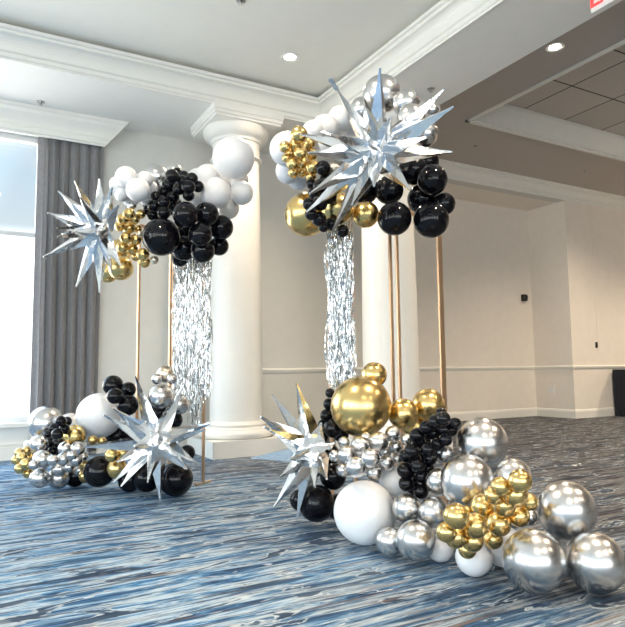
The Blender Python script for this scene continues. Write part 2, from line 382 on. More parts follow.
sprinkler(on_z(431, 89, ZS), 'small sprinkler head under the beam above the upper right star')
sprinkler(on_z(476, 146, ZR), 'small sprinkler head in the grey ceiling left of the tile coffer')
sprinkler(on_z(585, 171, ZR), 'small sprinkler head in the grey ceiling above the far right wall')
# exit sign hung from the beam
XA = 4.60
s0 = on_x(592, 14, XA); eh = ZS-.03-s0.z
ex = empty('exit_sign', (XA, s0.y-.19, ZS)); tag(ex, 'exit sign with red letters hung under the beam at the top edge', 'sign')
boxes('sign_box', [((-.012, -.19, s0.z-ZS), (.012, .19, -.012))], M['plasticwhite'], ex, .003)
boxes('ceiling_mount', [((-.02, -.06, -.012), (.02, .06, -.0005))], M['plasticwhite'], ex)
fc = bpy.data.curves.new('exit_lettering', 'FONT'); fc.body = 'EXIT'; fc.size = eh*1.0; fc.extrude = .002; fc.offset = .004; fc.align_x = 'CENTER'; fc.align_y = 'CENTER'
tmp = bpy.data.objects.new('tmp', fc); COL.objects.link(tmp); bpy.context.view_layer.update()
tme = bpy.data.meshes.new_from_object(tmp.evaluated_get(bpy.context.evaluated_depsgraph_get())); bpy.data.objects.remove(tmp)
tme.name = 'exit_lettering'; tme.materials.clear(); tme.materials.append(M['red'])
fo = bpy.data.objects.new('exit_lettering', tme); COL.objects.link(fo); fo.parent = ex
fo.rotation_euler = (math.pi/2, 0, -math.pi/2); fo.location = (-.0145, 0, (s0.z-ZS-.012)/2)
print('EXIT', s0, eh)
# wall fittings
q = on_y(523, 298, BN)
t_ = empty('wall_speaker', (q.x, BN, q.z)); tag(t_, 'small black wall box mounted at the back of the niche', 'wall box')
boxes('housing', [((-.06, -.07, -.07), (.06, 0, .07))], M['plasticblack'], t_, .01); boxes('bracket', [((.06, -.045, -.02), (.10, 0, .05))], M['plasticblack'], t_, .004)
q = on_y(596.5, 345, BW)
t_ = empty('wall_switch', (q.x, BW, q.z)); tag(t_, 'black switch plate on the far right wall above the rail', 'switch')
boxes('plate', [((-.04, -.01, -.06), (.04, 0, .06))], M['plasticblack'], t_, .003); boxes('rocker', [((-.014, -.016, -.03), (.014, -.009, .03))], M['plasticblack'], t_, .002)
q = on_y(556, 390, BN)
r = ray(552, 390); q = EYE + r*(AN/r.x)
t_ = empty('wall_outlet', (AN, q.y, q.z)); tag(t_, 'white outlet plate low on the niche side wall', 'outlet')
boxes('plate', [((-.012, -.07, -.07), (0, .07, .09))], M['plasticwhite'], t_, .003); boxes('socket', [((-.016, -.03, -.03), (-.011, .03, .05))], M['plasticwhite'], t_, .002)
# dark draped table at the right edge
q0 = on_y(613, 400, BW-.05)
bm = bmesh.new(); L_, D_, Hh = 1.7, .58, on_y(613, 369.5, BW-.05).z
nseg = 60; top, bot = [], []
per = [(0, 0), (L_, 0), (L_, D_), (0, D_)]
pts = []
for (a, b_), (c_, d_) in zip(per, per[1:]+per[:1]):
    for i in range(nseg//2): pts.append((a+(c_-a)*i/(nseg//2), b_+(d_-b_)*i/(nseg//2), math.hypot(c_-a, d_-b_)))
cx_, cy_ = L_/2, D_/2
for i, (x, y, _) in enumerate(pts):
    w = .012*math.sin(i*1.1)
    nx, ny = x-cx_, y-cy_; l = math.hypot(nx, ny)
    top.append(bm.verts.new((x, y, Hh))); bot.append(bm.verts.new((x+nx/l*w, y+ny/l*w, .004)))
n_ = len(pts)
for i in range(n_): bm.faces.new((top[i], top[(i+1) % n_], bot[(i+1) % n_], bot[i]))
bm.faces.new(top); bm.faces.new(bot[::-1])
tb = link('draped_table', bm, M['darkbox']); tb.location = (q0.x+.03, BW-.63, 0); tag(tb, 'dark navy draped table against the far right wall at the picture edge', 'table')
# paper scraps on the carpet
for i, (x, y, sz, lb) in enumerate(((579, 464.5, .028, 'rounder white paper scrap on the dark carpet behind the silver balloons'), (572.5, 466, .04, 'longer white paper scrap on the dark carpet, left of the rounder one'))):
    q = on_z(x, y, 0); bm = bmesh.new()
    vs = [bm.verts.new((sz*(1.2 if i else .8)*math.cos(a)*(1+.2*math.sin(3*a)), sz*.7*math.sin(a), .006+.006*math.sin(2*a))) for a in [2*math.pi*j/12 for j in range(12)]]
    c_ = bm.verts.new((0, 0, .012))
    for j in range(12): bm.faces.new((vs[j], vs[(j+1) % 12], c_))
    bmesh.ops.solidify(bm, geom=bm.faces[:], thickness=.002)
    o = link('paper_scrap', bm, M['paper']); o.location = (q.x, q.y, 0); o.rotation_euler.z = -YAW
    tag(o, lb, 'scrap', 'white scraps on the carpet')

# ------------------------------------------------------------------ obstacles that balloons must keep clear of
OBST = []       # (centre, radius)
def obst_line(a, b_, r0, r1, n=14):
    for i in range(n+1):
        t = i/n; OBST.append((a.lerp(b_, t), r0+(r1-r0)*t))

# gold frames
def stand(p0, p1, ht, label, group='gold frame stands'):
    p0, p1 = Vector((*p0, 0)), Vector((*p1, 0)); d = (p1-p0); Lw = d.length; mid = (p0+p1)/2; w = .0105
    e = empty('frame_stand', mid); e.rotation_euler.z = math.atan2(d.y, d.x); tag(e, label, 'stand', group)
    for s in (-1, 1): boxes('upright', [((s*Lw/2-w, -w, .006), (s*Lw/2+w, w, ht-.0251))], M['goldmetal'], e, .002)
    boxes('top_bar', [((-Lw/2-w, -w, ht-.025), (Lw/2+w, w, ht))], M['goldmetal'], e, .002)
    boxes('base_bar', [((-Lw/2-w, -w, .0005), (Lw/2+w, w, .0055))], M['goldmetal'], e)
    for sg in (-1, 1): boxes('foot', [((sg*Lw/2-w, -.11, .0005), (sg*Lw/2+w, -w-.0005, .018)), ((sg*Lw/2-w, w+.0005, .0005), (sg*Lw/2+w, .11, .018))], M['goldmetal'], e)
    for q in (p0, p1): obst_line(q, q+Vector((0, 0, ht)), .02, .02, 50)
    obst_line(p0+Vector((0, 0, ht)), p1+Vector((0, 0, ht)), .02, .02, 10)
    return e
stand((1.368, 5.766), (1.72, 5.95), 2.40, 'gold frame stand in the left display, its pole left of the fringe')
stand((1.682, 5.705), (1.88, 5.41), 2.36, 'gold frame stand carrying the silver fringe in the left display')
stand((2.359, 3.952), (2.427, 3.742), 2.20, 'gold frame stand carrying the silver fringe in the right display')
stand((2.614, 3.523), (3.017, 3.469), 2.18, 'front gold frame stand right of the fringe in the right display')
stand((2.84, 3.74), (3.232, 3.693), 2.22, 'rear gold frame stand right of the fringe in the right display')

# foil fringe curtains
def fringe(p0, p1, z1, z0f, n, label, seed):
    rnd = random.Random(seed); p0, p1 = Vector((*p0, 0)), Vector((*p1, 0)); d = p1-p0; Lw = d.length; u = d/Lw; v = Vector((-u.y, u.x, 0))
    bm = bmesh.new()
    for i in range(n):
        s = (i+rnd.random())/n; off = rnd.uniform(-.025, .025); zb = z0f(s) + rnd.uniform(-.06, .10); seg = 44
        ang = rnd.uniform(0, math.pi); w = rnd.uniform(.0028, .0052); ph = rnd.uniform(0, 6.3); prev = None
        fr = rnd.uniform(5, 11); am = rnd.uniform(.004, .014)
        drift = rnd.uniform(-.02, .02)
        for k in range(seg+1):
            t = k/seg; z = z1 + (zb-z1)*t
            c = u*(s*Lw - Lw/2 + am*math.sin(fr*z+ph) + drift*t) + v*(off + am*math.cos(fr*z*1.3+ph))
            ang += rnd.uniform(-1.5, 1.5)
            a = (u*math.cos(ang)+v*math.sin(ang))*w
            pr = (bm.verts.new((c.x-a.x, c.y-a.y, z)), bm.verts.new((c.x+a.x, c.y+a.y, z)))
            if prev: bm.faces.new((prev[0], prev[1], pr[1], pr[0]))
            prev = pr
    for k_ in range(40): obst_line(p0+Vector((0, 0, z0f(.5)+(z1-z0f(.5))*k_/39)), p1+Vector((0, 0, z0f(.5)+(z1-z0f(.5))*k_/39)), .055, .055, 5)
    mid = (p0+p1)/2
    e = empty('foil_fringe_curtain', mid); tag(e, label, 'fringe curtain', 'silver fringe curtains')
    me = bpy.data.meshes.new('foil_fringe'); bm.to_mesh(me); bm.free(); me.materials.append(M['strip'])
    o = bpy.data.objects.new('foil_fringe', me); COL.objects.link(o); o.parent = e; o['kind'] = 'stuff'
    bm = bmesh.new()
    for sgn in (1,):
        c0, c1 = -u*Lw/2, u*Lw/2
        vs = []
        for c in (c0, c1):
            for z in (z1-.02, z1+.012):
                for s2 in (-.003, .003): vs.append(bm.verts.new((c.x+v.x*s2, c.y+v.y*s2, z)))
        for f in ((0, 1, 3, 2), (4, 5, 7, 6), (0, 1, 5, 4), (2, 3, 7, 6), (0, 2, 6, 4), (1, 3, 7, 5)): bm.faces.new([vs[i] for i in f])
    link('header_band', bm, M['strip'], e)
def shift(p, f): return (p[0]*f, p[1]*f)
fl0, fl1 = at(174, 300, 5.70), at(210, 300, 5.50)
fringe((fl0.x, fl0.y), (fl1.x, fl1.y), 2.32, lambda s: .78 - .20*math.exp(-((s-.62)/.22)**2) + .05*math.sin(9*s), 170, 'crinkled silver foil fringe hanging in the left display before the column', 3)
fr0, fr1 = at(328, 300, 4.42), at(352.5, 300, 4.34)
fringe((fr0.x, fr0.y), (fr1.x, fr1.y), 2.16, lambda s: .88 + .05*math.sin(8*s), 150, 'crinkled silver foil fringe hanging in the right display above the big gold balloon', 5)

# ------------------------------------------------------------------ foil starbursts
def starburst(name_label, c, d, Lm, tips, extra, seed, brad=.105, tails=()):
    rnd = random.Random(seed)
    C0 = at(c[0], c[1], d); e = empty('foil_starburst', C0); tag(e, name_label, 'star balloon', 'silver starburst balloons')
    vecs = []
    for tp in tips:
        x, y = tp[0], tp[1]; s = tp[2] if len(tp) > 2 else 1
        pm = math.hypot(x-c[0], y-c[1])*d/FPX
        off = math.sqrt(max(0, Lm*Lm-pm*pm))
        dd = d - s*off
        for _ in range(6):
            T = at(x, y, dd); l = (T-C0).length
        vecs.append((T-C0, (x, y) in tails))
    for v in extra: # direction in (right, up, toward viewer)
        w = (R_*v[0]+U_*v[1]-F_*v[2]).normalized()*Lm*v[3]; vecs.append((w, False))
    for v, tail in vecs:
        l = v.length; q = v.to_track_quat('Z', 'Y').to_matrix(); rb = brad*Lm*rnd.uniform(.95, 1.12); seg = 8; rot = rnd.uniform(0, 6.28)
        bm = bmesh.new(); rings = []; nr = 9
        for k_ in range(nr+1):
            t = k_/nr
            if t < .2: rr = rb*(.62+.38*math.sin(t/.2*math.pi/2))
            else: rr = rb*(1-((t-.2)/.8))**.95
            rr = max(rr, .006)
            ring = []
            for i in range(seg):
                a = rot+2*math.pi*i/seg
                r2 = rr*(1.13 if i % 2 else .80) * (1+rnd.uniform(-.04, .04)*(1-t))
                ring.append(bm.verts.new(q @ Vector((r2*math.cos(a), r2*math.sin(a), l*(.02+.98*t)))))
            rings.append(ring)
        for a, b_ in zip(rings, rings[1:]):
            for i in range(seg): bm.faces.new((a[i], a[(i+1) % seg], b_[(i+1) % seg], b_[i]))
        bm.faces.new(rings[0][::-1]); bm.faces.new(rings[-1])
        sp = link('spike', bm, M['foil'], e, True, 10)
        obst_line(C0+v*.1, C0+v, rb*1.05, .01, 16)
        if tail:
            bm = bmesh.new(); vs = []
            for k_, (w_, t_) in enumerate(((.012, .97), (.016, 1.02), (.010, 1.06), (.018, 1.10), (.014, 1.13))):
                for s_ in (-1, 1):
                    for h_ in (-.0015, .0015): vs.append(bm.verts.new(q @ Vector((s_*w_, h_, l*t_))))
            for k_ in range(4):
                a = vs[4*k_:4*k_+4]; b2 = vs[4*k_+4:4*k_+8]
                for (i, j) in ((0, 1), (1, 3), (3, 2), (2, 0)): bm.faces.new((a[i], a[j], b2[j], b2[i]))
            bm.faces.new(vs[0:2]+vs[2:4][::-1]); bm.faces.new(vs[-4:-2]+vs[-2:][::-1])
            link('filler_tail', bm, M['foil'], sp)
    bm = bmesh.new(); bmesh.ops.create_icosphere(bm, subdivisions=2, radius=brad*Lm*1.25)
    for v in bm.verts: v.co *= rnd.uniform(.85, 1.12)
    link('core', bm, M['foil'], e)
    OBST.append((C0, brad*Lm*1.4))
starburst('silver foil starburst balloon high in the left display, before the curtain', (101, 231), 5.10, .58,
    [(99.5, 179), (74.6, 180.4), (58, 191), (47.6, 213), (57, 228), (43.5, 257), (76, 287), (99.5, 292.5), (121, 266), (112, 187), (62, 234, .4)],
    [(0.02, .35, .9, .9), (.22, -.15, .95, .8), (-.3, -.2, .9, .9), (.55, .35, .7, .75), (.35, -.75, .5, .8)], 11, .112)
starburst('silver foil starburst balloon standing low in the left display', (156.5, 442), 4.86, .61,
    [(135, 375.5), (183, 386), (210, 423.5), (205, 430), (197, 463.5), (187, 469), (160, 499, .3), (121, 486.5, .5), (113, 482.5, .6), (84, 447), (103.5, 415), (113, 408)],
    [(-.1, .15, 1, .75), (.25, .3, .9, .8), (-.35, -.1, .95, .8), (.1, -.4, .9, .8)], 12, .108)
starburst('largest silver foil starburst balloon, high in the right display', (377, 153), 3.88, .59,
    [(380, 68), (336, 88), (364, 98.4), (444, 89), (453.6, 106.5), (426.5, 137), (452, 152), (410.5, 190), (374, 186), (333, 229.6), (306.5, 212), (309.6, 194), (298, 133.6), (308, 153), (330, 134), (352, 205)],
    [(.1, .25, 1, .7), (-.3, .1, .9, .75), (.35, .05, .9, .7)], 13, .115, tails=((336, 88), (330, 134)))
starburst('silver foil starburst balloon low in the right display, touching the carpet', (314.6, 452), 3.86, .47,
    [(272, 395), (296.6, 383), (260.8, 417), (270, 430), (264, 427, .6), (251, 458, -.4), (280, 477, .5), (274, 507), (296.6, 520, .2), (314.6, 486.5), (334, 443)],
    [(.05, .2, 1, .8), (-.35, .1, .9, .85), (.2, -.25, .9, .7), (.1, .6, .7, .75)], 14, .13)

# ------------------------------------------------------------------ balloons: (x, y, diameter in px, depth, label or None)
K = dict(k=('black', 'black'), g=('gold', 'gold'), s=('silver', 'silver'), w=('white', 'white_latex'), p=('pearl', 'pearl'), b=('champagne', 'bronze'))
BAL = []        # dict(pos, r, colour, garland, label, cluster)
def add(garland, cluster, colour, d, lst):
    for e in lst:
        x, y, dm = e[:3]; dd = d; lab = None
        for q in e[3:]:
            if isinstance(q, str): lab = q
            else: dd = q
        BAL.append(dict(x=x, y=y, r0=dm/2/FPX, d=dd, d0=dd, big=dm > 24, c=colour, g=garland, cl=cluster, lab=lab, st=1.0))
# --- upper left
G = 'upper left garland'
add(G, 'small white', 'w', 5.30, [(126, 177, 20), (117, 184, 14), (145, 179, 15), (122, 195, 13), (131, 199, 15), (138, 190, 22, 5.22), (150, 189, 16), (147, 198, 14), (134, 181, 14), (116, 190, 11)])
add(G, 'top', 's', 5.5, [(156, 177, 26, 'silver balloon peeping up behind the small white balloons, upper left garland'), (174, 172, 17, 'silver balloon behind the top of the small black balloons, upper left garland'), (132, 206, 8, 5.25, 'tiny silver balloon between the white and gold ones, upper left garland'), (163, 186, 9, 5.3, 'tiny silver balloon between white and black ones, upper left garland')])
add(G, 'small gold', 'g', 5.22, [(129, 214, 11), (123, 219, 11), (134, 219, 11), (141, 214, 9), (120, 226, 10), (129, 228, 12), (126, 238, 11), (136, 239.5, 11), (122.5, 247.5, 11), (132.5, 249, 11), (143, 254.5, 12), (144.5, 262, 11), (136, 257, 8), (138, 229, 8)])
add(G, 'tiny', 'b', 5.2, [(139.5, 234, 6, 'tiny champagne balloon against the big black one, upper left garland'), (154.5, 260, 8, 'tiny champagne balloon under the big black one, upper left garland')])
add(G, 'large gold', 'g', 5.45, [(121, 268, 25, 5.35, 'large gold balloon hanging lowest below the upper left star'), (108, 272, 20, 5.5, 'darker gold balloon behind the lowest gold one, upper left garland'), (118, 252, 24, 5.55, 'gold balloon half hidden behind the upper left star')])
add(G, 'big black', 'k', 5.12, [(161.5, 237, 38, 'biggest black balloon of the upper left garland')])
add(G, 'medium black', 'k', 5.12, [(185.5, 214.5, 24), (206.5, 214.5, 23), (221, 227.5, 23, 5.2), (200.5, 234.5, 22, 5.05), (219, 246, 18, 5.2), (202.5, 250.5, 23), (184, 231, 24, 5.35), (184, 248, 24, 5.3), (180, 258, 16, 5.35)])
add(G, 'small black', 'k', 5.22, [(172, 176, 13), (182, 181, 11), (192, 178.5, 11), (184, 176, 10), (198, 186.5, 11), (188.5, 187, 13, 5.1), (188.5, 195.5, 11, 5.12), (179, 189, 12), (169, 185, 13), (177, 173, 10), (173, 197, 12), (165, 192, 12), (164, 202, 12), (156, 197, 11), (154, 206, 12), (164, 213, 12, 5.15), (153, 215, 11), (148.5, 210, 10), (173, 206, 11), (159, 208, 11), (169, 210, 11), (178, 181, 11, 5.4), (160, 214, 14, 5.45), (175, 205, 14, 5.5), (148, 203, 12, 5.5), (168, 200, 16, 5.6)])
add(G, 'white', 'w', 5.45, [(233.5, 158, 42, 5.35, 'biggest white balloon of the upper left garland, against the column capital'), (208, 177, 24, 'white balloon left of and below the biggest one, upper left garland'), (216, 193, 31, 5.35, 'large white balloon in the middle of the white run, upper left garland'), (241.5, 193, 22, 'white balloon at the right end of the white run, upper left garland'), (201, 194, 24, 5.4, 'white balloon above the medium black ones, upper left garland'), (223, 178, 24, 5.6, 'white balloon tucked under the biggest white one, upper left garland'), (239, 180, 18, 5.55, 'small white balloon right under the biggest white one, upper left garland'), (197, 178, 18, 5.55, 'white balloon behind the small black ones, upper left garland')])
add(G, 'pearl', 'p', 5.5, [(228, 208, 21, 'pearl balloon hanging lowest of the white run, upper left garland')])
# --- lower left
G = 'lower left garland'
add(G, 'silver', 's', 5.35, [(46, 423, 34, 5.6, 'largest silver balloon of the lower left garland, before the curtain foot'), (39, 444, 17, 'silver balloon under the largest silver one, lower left garland'), (42.5, 459.5, 18, 5.3, 'silver balloon right of the small gold ones, lower left garland'), (39.5, 478, 18.5, 5.3, 'silver balloon lowest at the left, resting on the carpet, lower left garland'), (58.5, 478, 20, 5.35, 'silver balloon on the carpet under the small silver ones, lower left garland'), (161, 396, 25, 5.1, 'large silver balloon above the lower left star'), (178.5, 404, 20, 5.25, 'silver balloon behind the lower left star, under the fringe'), (157, 379, 10, 5.25, 'small silver balloon on top of the large one, lower left garland'), (172, 379, 10, 5.2, 'small silver balloon left of the fringe bottom, lower left garland')])
add(G, 'bronze', 'b', 5.3, [(165.5, 374, 16, 'champagne balloon topping the silver ones beside the fringe, lower left garland')])
add(G, 'small silver', 's', 5.15, [(53, 460, 10), (63, 459, 12), (65, 448.5, 13), (78, 448.5, 13), (76, 460, 12), (69, 467, 10), (34, 465, 9), (59, 469, 14, 5.25), (72, 455, 9, 5.1), (83, 457, 10, 5.3), (79, 470, 12, 5.4)])
add(G, 'small gold', 'g', 5.35, [(19.5, 453, 9), (26.5, 451, 9), (16.5, 460, 9), (22, 457.5, 10, 5.3), (26, 464, 11, 5.27), (31, 457, 9), (20, 468.5, 10), (28, 473, 10), (31, 468, 8)])
add(G, 'tiny white', 'w', 5.4, [(28, 444.5, 8, 'tiny white balloon topping the small gold ones, lower left garland')])
add(G, 'small black', 'k', 5.35, [(61, 421, 10), (54, 428.5, 10), (48.5, 434.5, 9), (57.5, 434, 11, 5.25), (50, 442, 10), (58, 443, 11), (47.5, 449.5, 9), (53.5, 451, 10), (64.5, 429, 10), (67, 421.5, 9), (60, 451, 10)])
add(G, 'pearl gold', 'g', 5.35, [(74.5, 436, 21, 'gold balloon above the small silver ones, lower left garland')])
add(G, 'white', 'p', 5.7, [(70, 425, 22, 'pearl balloon half hidden left of the great white one, lower left garland')])
add(G, 'big white', 'w', 5.45, [(99.5, 415.5, 45, 'great white balloon of the lower left garland, left of the star')])
add(G, 'medium black', 'k', 5.1, [(113, 385.5, 19, 5.3), (115, 396, 15, 5.15), (128.5, 389.5, 14, 5.2), (127.5, 405, 20, 5.15)])
add(G, 'gold', 'g', 5.0, [(111.5, 455.5, 12.5, 'smaller left gold balloon left of the low star, lower left garland'), (123, 453, 13, 'smaller right gold balloon touching the low star, lower left garland'), (117, 468.5, 19, 'largest gold balloon left of the low star, lower left garland'), (93, 440, 9, 5.3, 'tiny gold balloon under the great white one, lower left garland'), (102, 441, 8, 5.3, 'tiny gold balloon under the great white one, right of its twin'), (86, 476, 13, 5.3, 'gold balloon on the carpet between silver and black, lower left garland'), (85, 465, 10, 5.35, 'gold balloon above the one on the carpet, lower left garland')])
add(G, 'large black', 'k', 5.2, [(99.5, 471.5, 31, 5.2, 'large black balloon on the carpet beside the three gold ones'), (176, 479, 34, 5.25, 'large black balloon on the carpet right of the low star'), (147, 478, 28, 5.25, 'black balloon on the carpet behind the low star'), (130, 480, 22, 5.25, 'black balloon on the carpet left behind the low star'), (187, 453, 15, 5.3, 'small black balloon peeping out right of the low star'), (158, 413, 20, 5.35, 'black balloon under the large silver one, lower left garland'), (174, 420, 16, 5.3, 'black balloon right behind the low star, under the fringe'), (140, 448, 30, 5.45, 'black balloon behind the low star, left half'), (118, 435, 26, 5.5, 'black balloon behind the great white one, lower left garland'), (75, 476, 20, 5.55, 'black balloon in the shade behind the small silver ones, lower left garland')])
# --- upper right
G = 'upper right garland'
add(G, 'white', 'w', 4.45, [(287, 149, 35, 'large white balloon at the left end of the upper right garland'), (288.5, 171, 26, 'white balloon under the large left one, upper right garland'), (299, 178, 22, 4.50, 'white balloon right below the small gold ones, upper right garland'), (313, 131, 20, 'white balloon above the small gold ones, upper right garland'), (325, 128.5, 28, 4.50, 'white balloon in the middle of the white run, upper right garland'), (341, 119, 27, 4.55, 'white balloon at the top of the white run, upper right garland'), (331, 141, 26, 4.60, 'white balloon behind the upper right star, upper right garland'), (355, 125, 26, 4.65, 'white balloon behind the upper star spikes, upper right garland')])
add(G, 'small gold', 'g', 4.22, [(299, 134.5, 16), (285, 147, 11), (295, 145, 12), (303.5, 146, 12), (291.5, 153, 11), (300.5, 152.5, 12.5, 4.16), (286.5, 158, 9), (292.5, 164, 11.5), (301.5, 163, 12), (293.5, 172.5, 10.5), (313, 167, 14), (311.5, 154.5, 12), (311, 176.5, 10), (310, 142.5, 11), (302, 172, 10)])
add(G, 'large gold', 'g', 4.25, [(306.5, 214.5, 44, 'biggest gold balloon of the upper right garland, left of the fringe'), (336.5, 208, 34, 4.20, 'gold balloon above the fringe behind the star, upper right garland'), (365.5, 214.5, 27, 4.20, 'gold balloon between the fringe and the large black ones, upper right garland')])
add(G, 'small black', 'k', 4.15, [(323, 168, 14), (327, 180, 14), (320, 186, 13), (311.5, 184, 10), (315, 193, 13), (320, 203, 15), (309, 204, 12, 4.05), (311, 214, 12, 4.05), (319, 219, 14, 4.08), (323.5, 227, 10), (329, 196, 15), (342.5, 231, 12), (331, 224, 12), (335, 184, 16, 4.30)])
add(G, 'champagne', 'b', 4.15, [(334, 169, 11, 'small champagne balloon peeping between the star spikes, upper right garland')])
add(G, 'large black', 'k', 4.20, [(432, 180, 31, 'large black balloon at the right end under the star spike, upper right garland'), (394.5, 218.5, 34, 4.10, 'large black balloon lowest at the left of the black ones, upper right garland'), (431, 220, 36, 4.10, 'largest black balloon, lowest at the right of the upper right garland'), (444, 204, 21, 4.25, 'smaller black balloon at the far right edge of the upper right garland'), (389, 190, 29, 4.25, 'black balloon just under the star centre, upper right garland'), (422, 199, 30, 4.30, 'black balloon in the middle of the black ones, upper right garland'), (413, 170, 30, 4.35, 'black balloon behind the right star spikes, upper right garland'), (427, 162, 22, 4.35, 'black balloon topmost of the black ones, upper right garland'), (365, 190, 28, 4.35, 'black balloon behind the star lower spikes, upper right garland')])
add(G, 'silver', 's', 4.30, [(382, 94, 38, 4.35, 'largest silver balloon at the top of the upper right garland'), (406, 103, 28, 4.30, 'silver balloon right below the topmost one, upper right garland'), (411, 117.5, 28, 4.25, 'silver balloon third down behind the star spikes, upper right garland'), (432, 110, 13, 4.30, 'small silver balloon showing between the right star spikes, upper right garland'), (425, 134, 24, 4.35, 'silver balloon lowest behind the right star spikes, upper right garland'), (362, 110, 24, 4.45, 'silver balloon behind the star at the left of the top, upper right garland')])
# --- lower right
G = 'lower right garland'
add(G, 'gold', 'g', 3.9, [(361, 406.5, 61, 3.75, 'biggest gold balloon of the whole display, below the right fringe'), (374, 375, 24, 3.95, 'gold balloon peeping up behind the biggest one, lower right garland'), (403.5, 414, 31, 3.8, 'gold balloon right of the biggest one, lower right garland'), (428.5, 405, 33, 3.85, 'gold balloon at the right of the gold ones, by the pole'), (415, 427, 24, 3.85, 'gold balloon half hidden behind the small black ones, lower right garland')])
add(G, 'small silver', 's', 3.6, [(344, 442.5, 11), (360, 446, 18), (378.5, 442, 19), (393, 434, 15), (395.5, 447, 13), (406.5, 439.5, 11), (370.5, 458, 17.5, 3.5), (346.5, 454.5, 17, 3.55), (356, 467, 19, 3.5), (343, 470, 13), (374.5, 473, 15, 3.5), (386.5, 463, 15, 3.52), (334.5, 456, 11), (397.5, 459, 9), (385, 452, 12, 3.7), (366, 437, 10)])
add(G, 'great white', 'w', 3.55, [(365, 512, 63, 3.48, 'great white balloon on the carpet in the right display'), (395, 481, 32, 3.65, 'white balloon behind the great white one, lower right garland')])
add(G, 'large black', 'k', 3.95, [(316.5, 503, 37, 3.92, 'large black balloon on the carpet under the low right star'), (301, 500, 21, 4.1, 'smaller black balloon at the left under the low right star'), (333, 476, 27, 3.95, 'black balloon behind the low right star, above the carpet one'), (338, 507, 26, 4.0, 'black balloon between the great white one and the low star'), (327, 455, 24, 4.1, 'black balloon right behind the low right star centre')])
add(G, 'small black left', 'k', 3.95, [(329, 404, 11), (326.5, 415.5, 12), (333, 428, 18), (341, 434, 15), (323.5, 425, 11), (330, 393, 9), (322, 436, 13)])
add(G, 'grape black', 'k', 3.4, [(443.5, 418.5, 13), (455, 424, 12), (435, 421.5, 13), (426, 427.5, 13), (444, 429.5, 13), (433.5, 433, 13), (417, 435.5, 14), (446, 439.5, 12), (428, 449.5, 14), (411.5, 451, 14), (438, 444, 13), (430, 458.5, 13), (405.5, 456, 12), (417.5, 466, 14), (404.5, 470.5, 14), (421.5, 476, 13), (406, 483.5, 14), (421, 491.5, 14), (428, 484, 12), (419, 442, 13), (428, 468.5, 12), (451, 430, 12), (412.5, 478, 12), (441, 413.5, 11), (424, 440, 13, 3.55), (413, 460, 16, 3.55), (436, 452, 12, 3.5), (414, 488, 13, 3.5), (437, 428, 14, 3.55), (421, 455, 16, 3.55), (415, 472, 14, 3.55)])
add(G, 'large silver', 's', 3.3, [(482, 443, 51, 3.4, 'large silver balloon topmost at the right, beside the small black ones'), (445.5, 454, 16, 3.4, 'small silver balloon wedged between the black ones and the large silver'), (467, 481.5, 54, 3.1, 'large silver balloon above the small gold ones, lower right garland'), (438, 481, 26, 3.3, 'silver balloon half hidden left of the large one, lower right garland'), (513, 477, 37, 3.15, 'silver balloon behind the topmost small gold one, lower right garland'), (406.5, 508, 29, 3.3, 'silver balloon directly right of the great white one'), (434, 512, 31, 3.25, 'silver balloon left of the small gold ones, lower right garland'), (390, 541, 29, 3.3, 'silver balloon on the carpet against the great white one'), (416, 540, 40, 3.12, 'front silver balloon on the carpet right of the great white one'), (566, 510, 58, 2.95, 'upper of the three big silver balloons at the garland tip'), (533.5, 560.5, 62, 2.72, 'front left of the three big silver balloons at the garland tip'), (595, 562.5, 59, 2.74, 'front right of the three big silver balloons at the garland tip'), (530, 517, 16, 3.05, 'small silver balloon between the gold ones and the garland tip'), (553, 541, 24, 3.0, 'silver balloon glimpsed in the gap between the three tip balloons'), (495, 461, 26, 3.5, 'silver balloon between the two upper large silver ones')])
add(G, 'pale white', 'w', 3.1, [(440, 548, 27, 3.2, 'white balloon behind the front silver one on the carpet'), (474, 557, 37, 3.0, 'white balloon on the carpet under the small gold ones'), (503, 546, 40, 3.0, 'white balloon behind the front left tip silver balloon')])
add(G, 'small gold', 'g', 2.85, [(520, 481, 22), (500.5, 486.5, 18), (493.5, 495, 18), (515.5, 494.5, 23), (529.5, 502, 16), (504, 505, 22), (519, 516, 20), (483, 506, 23), (456, 516, 24), (475, 525.5, 23), (498.5, 524, 23), (446.5, 532, 19), (455.5, 537.5, 20), (472.5, 541, 20), (493, 539, 18.5), (467.5, 549.5, 17), (466, 513, 14, 2.95)])

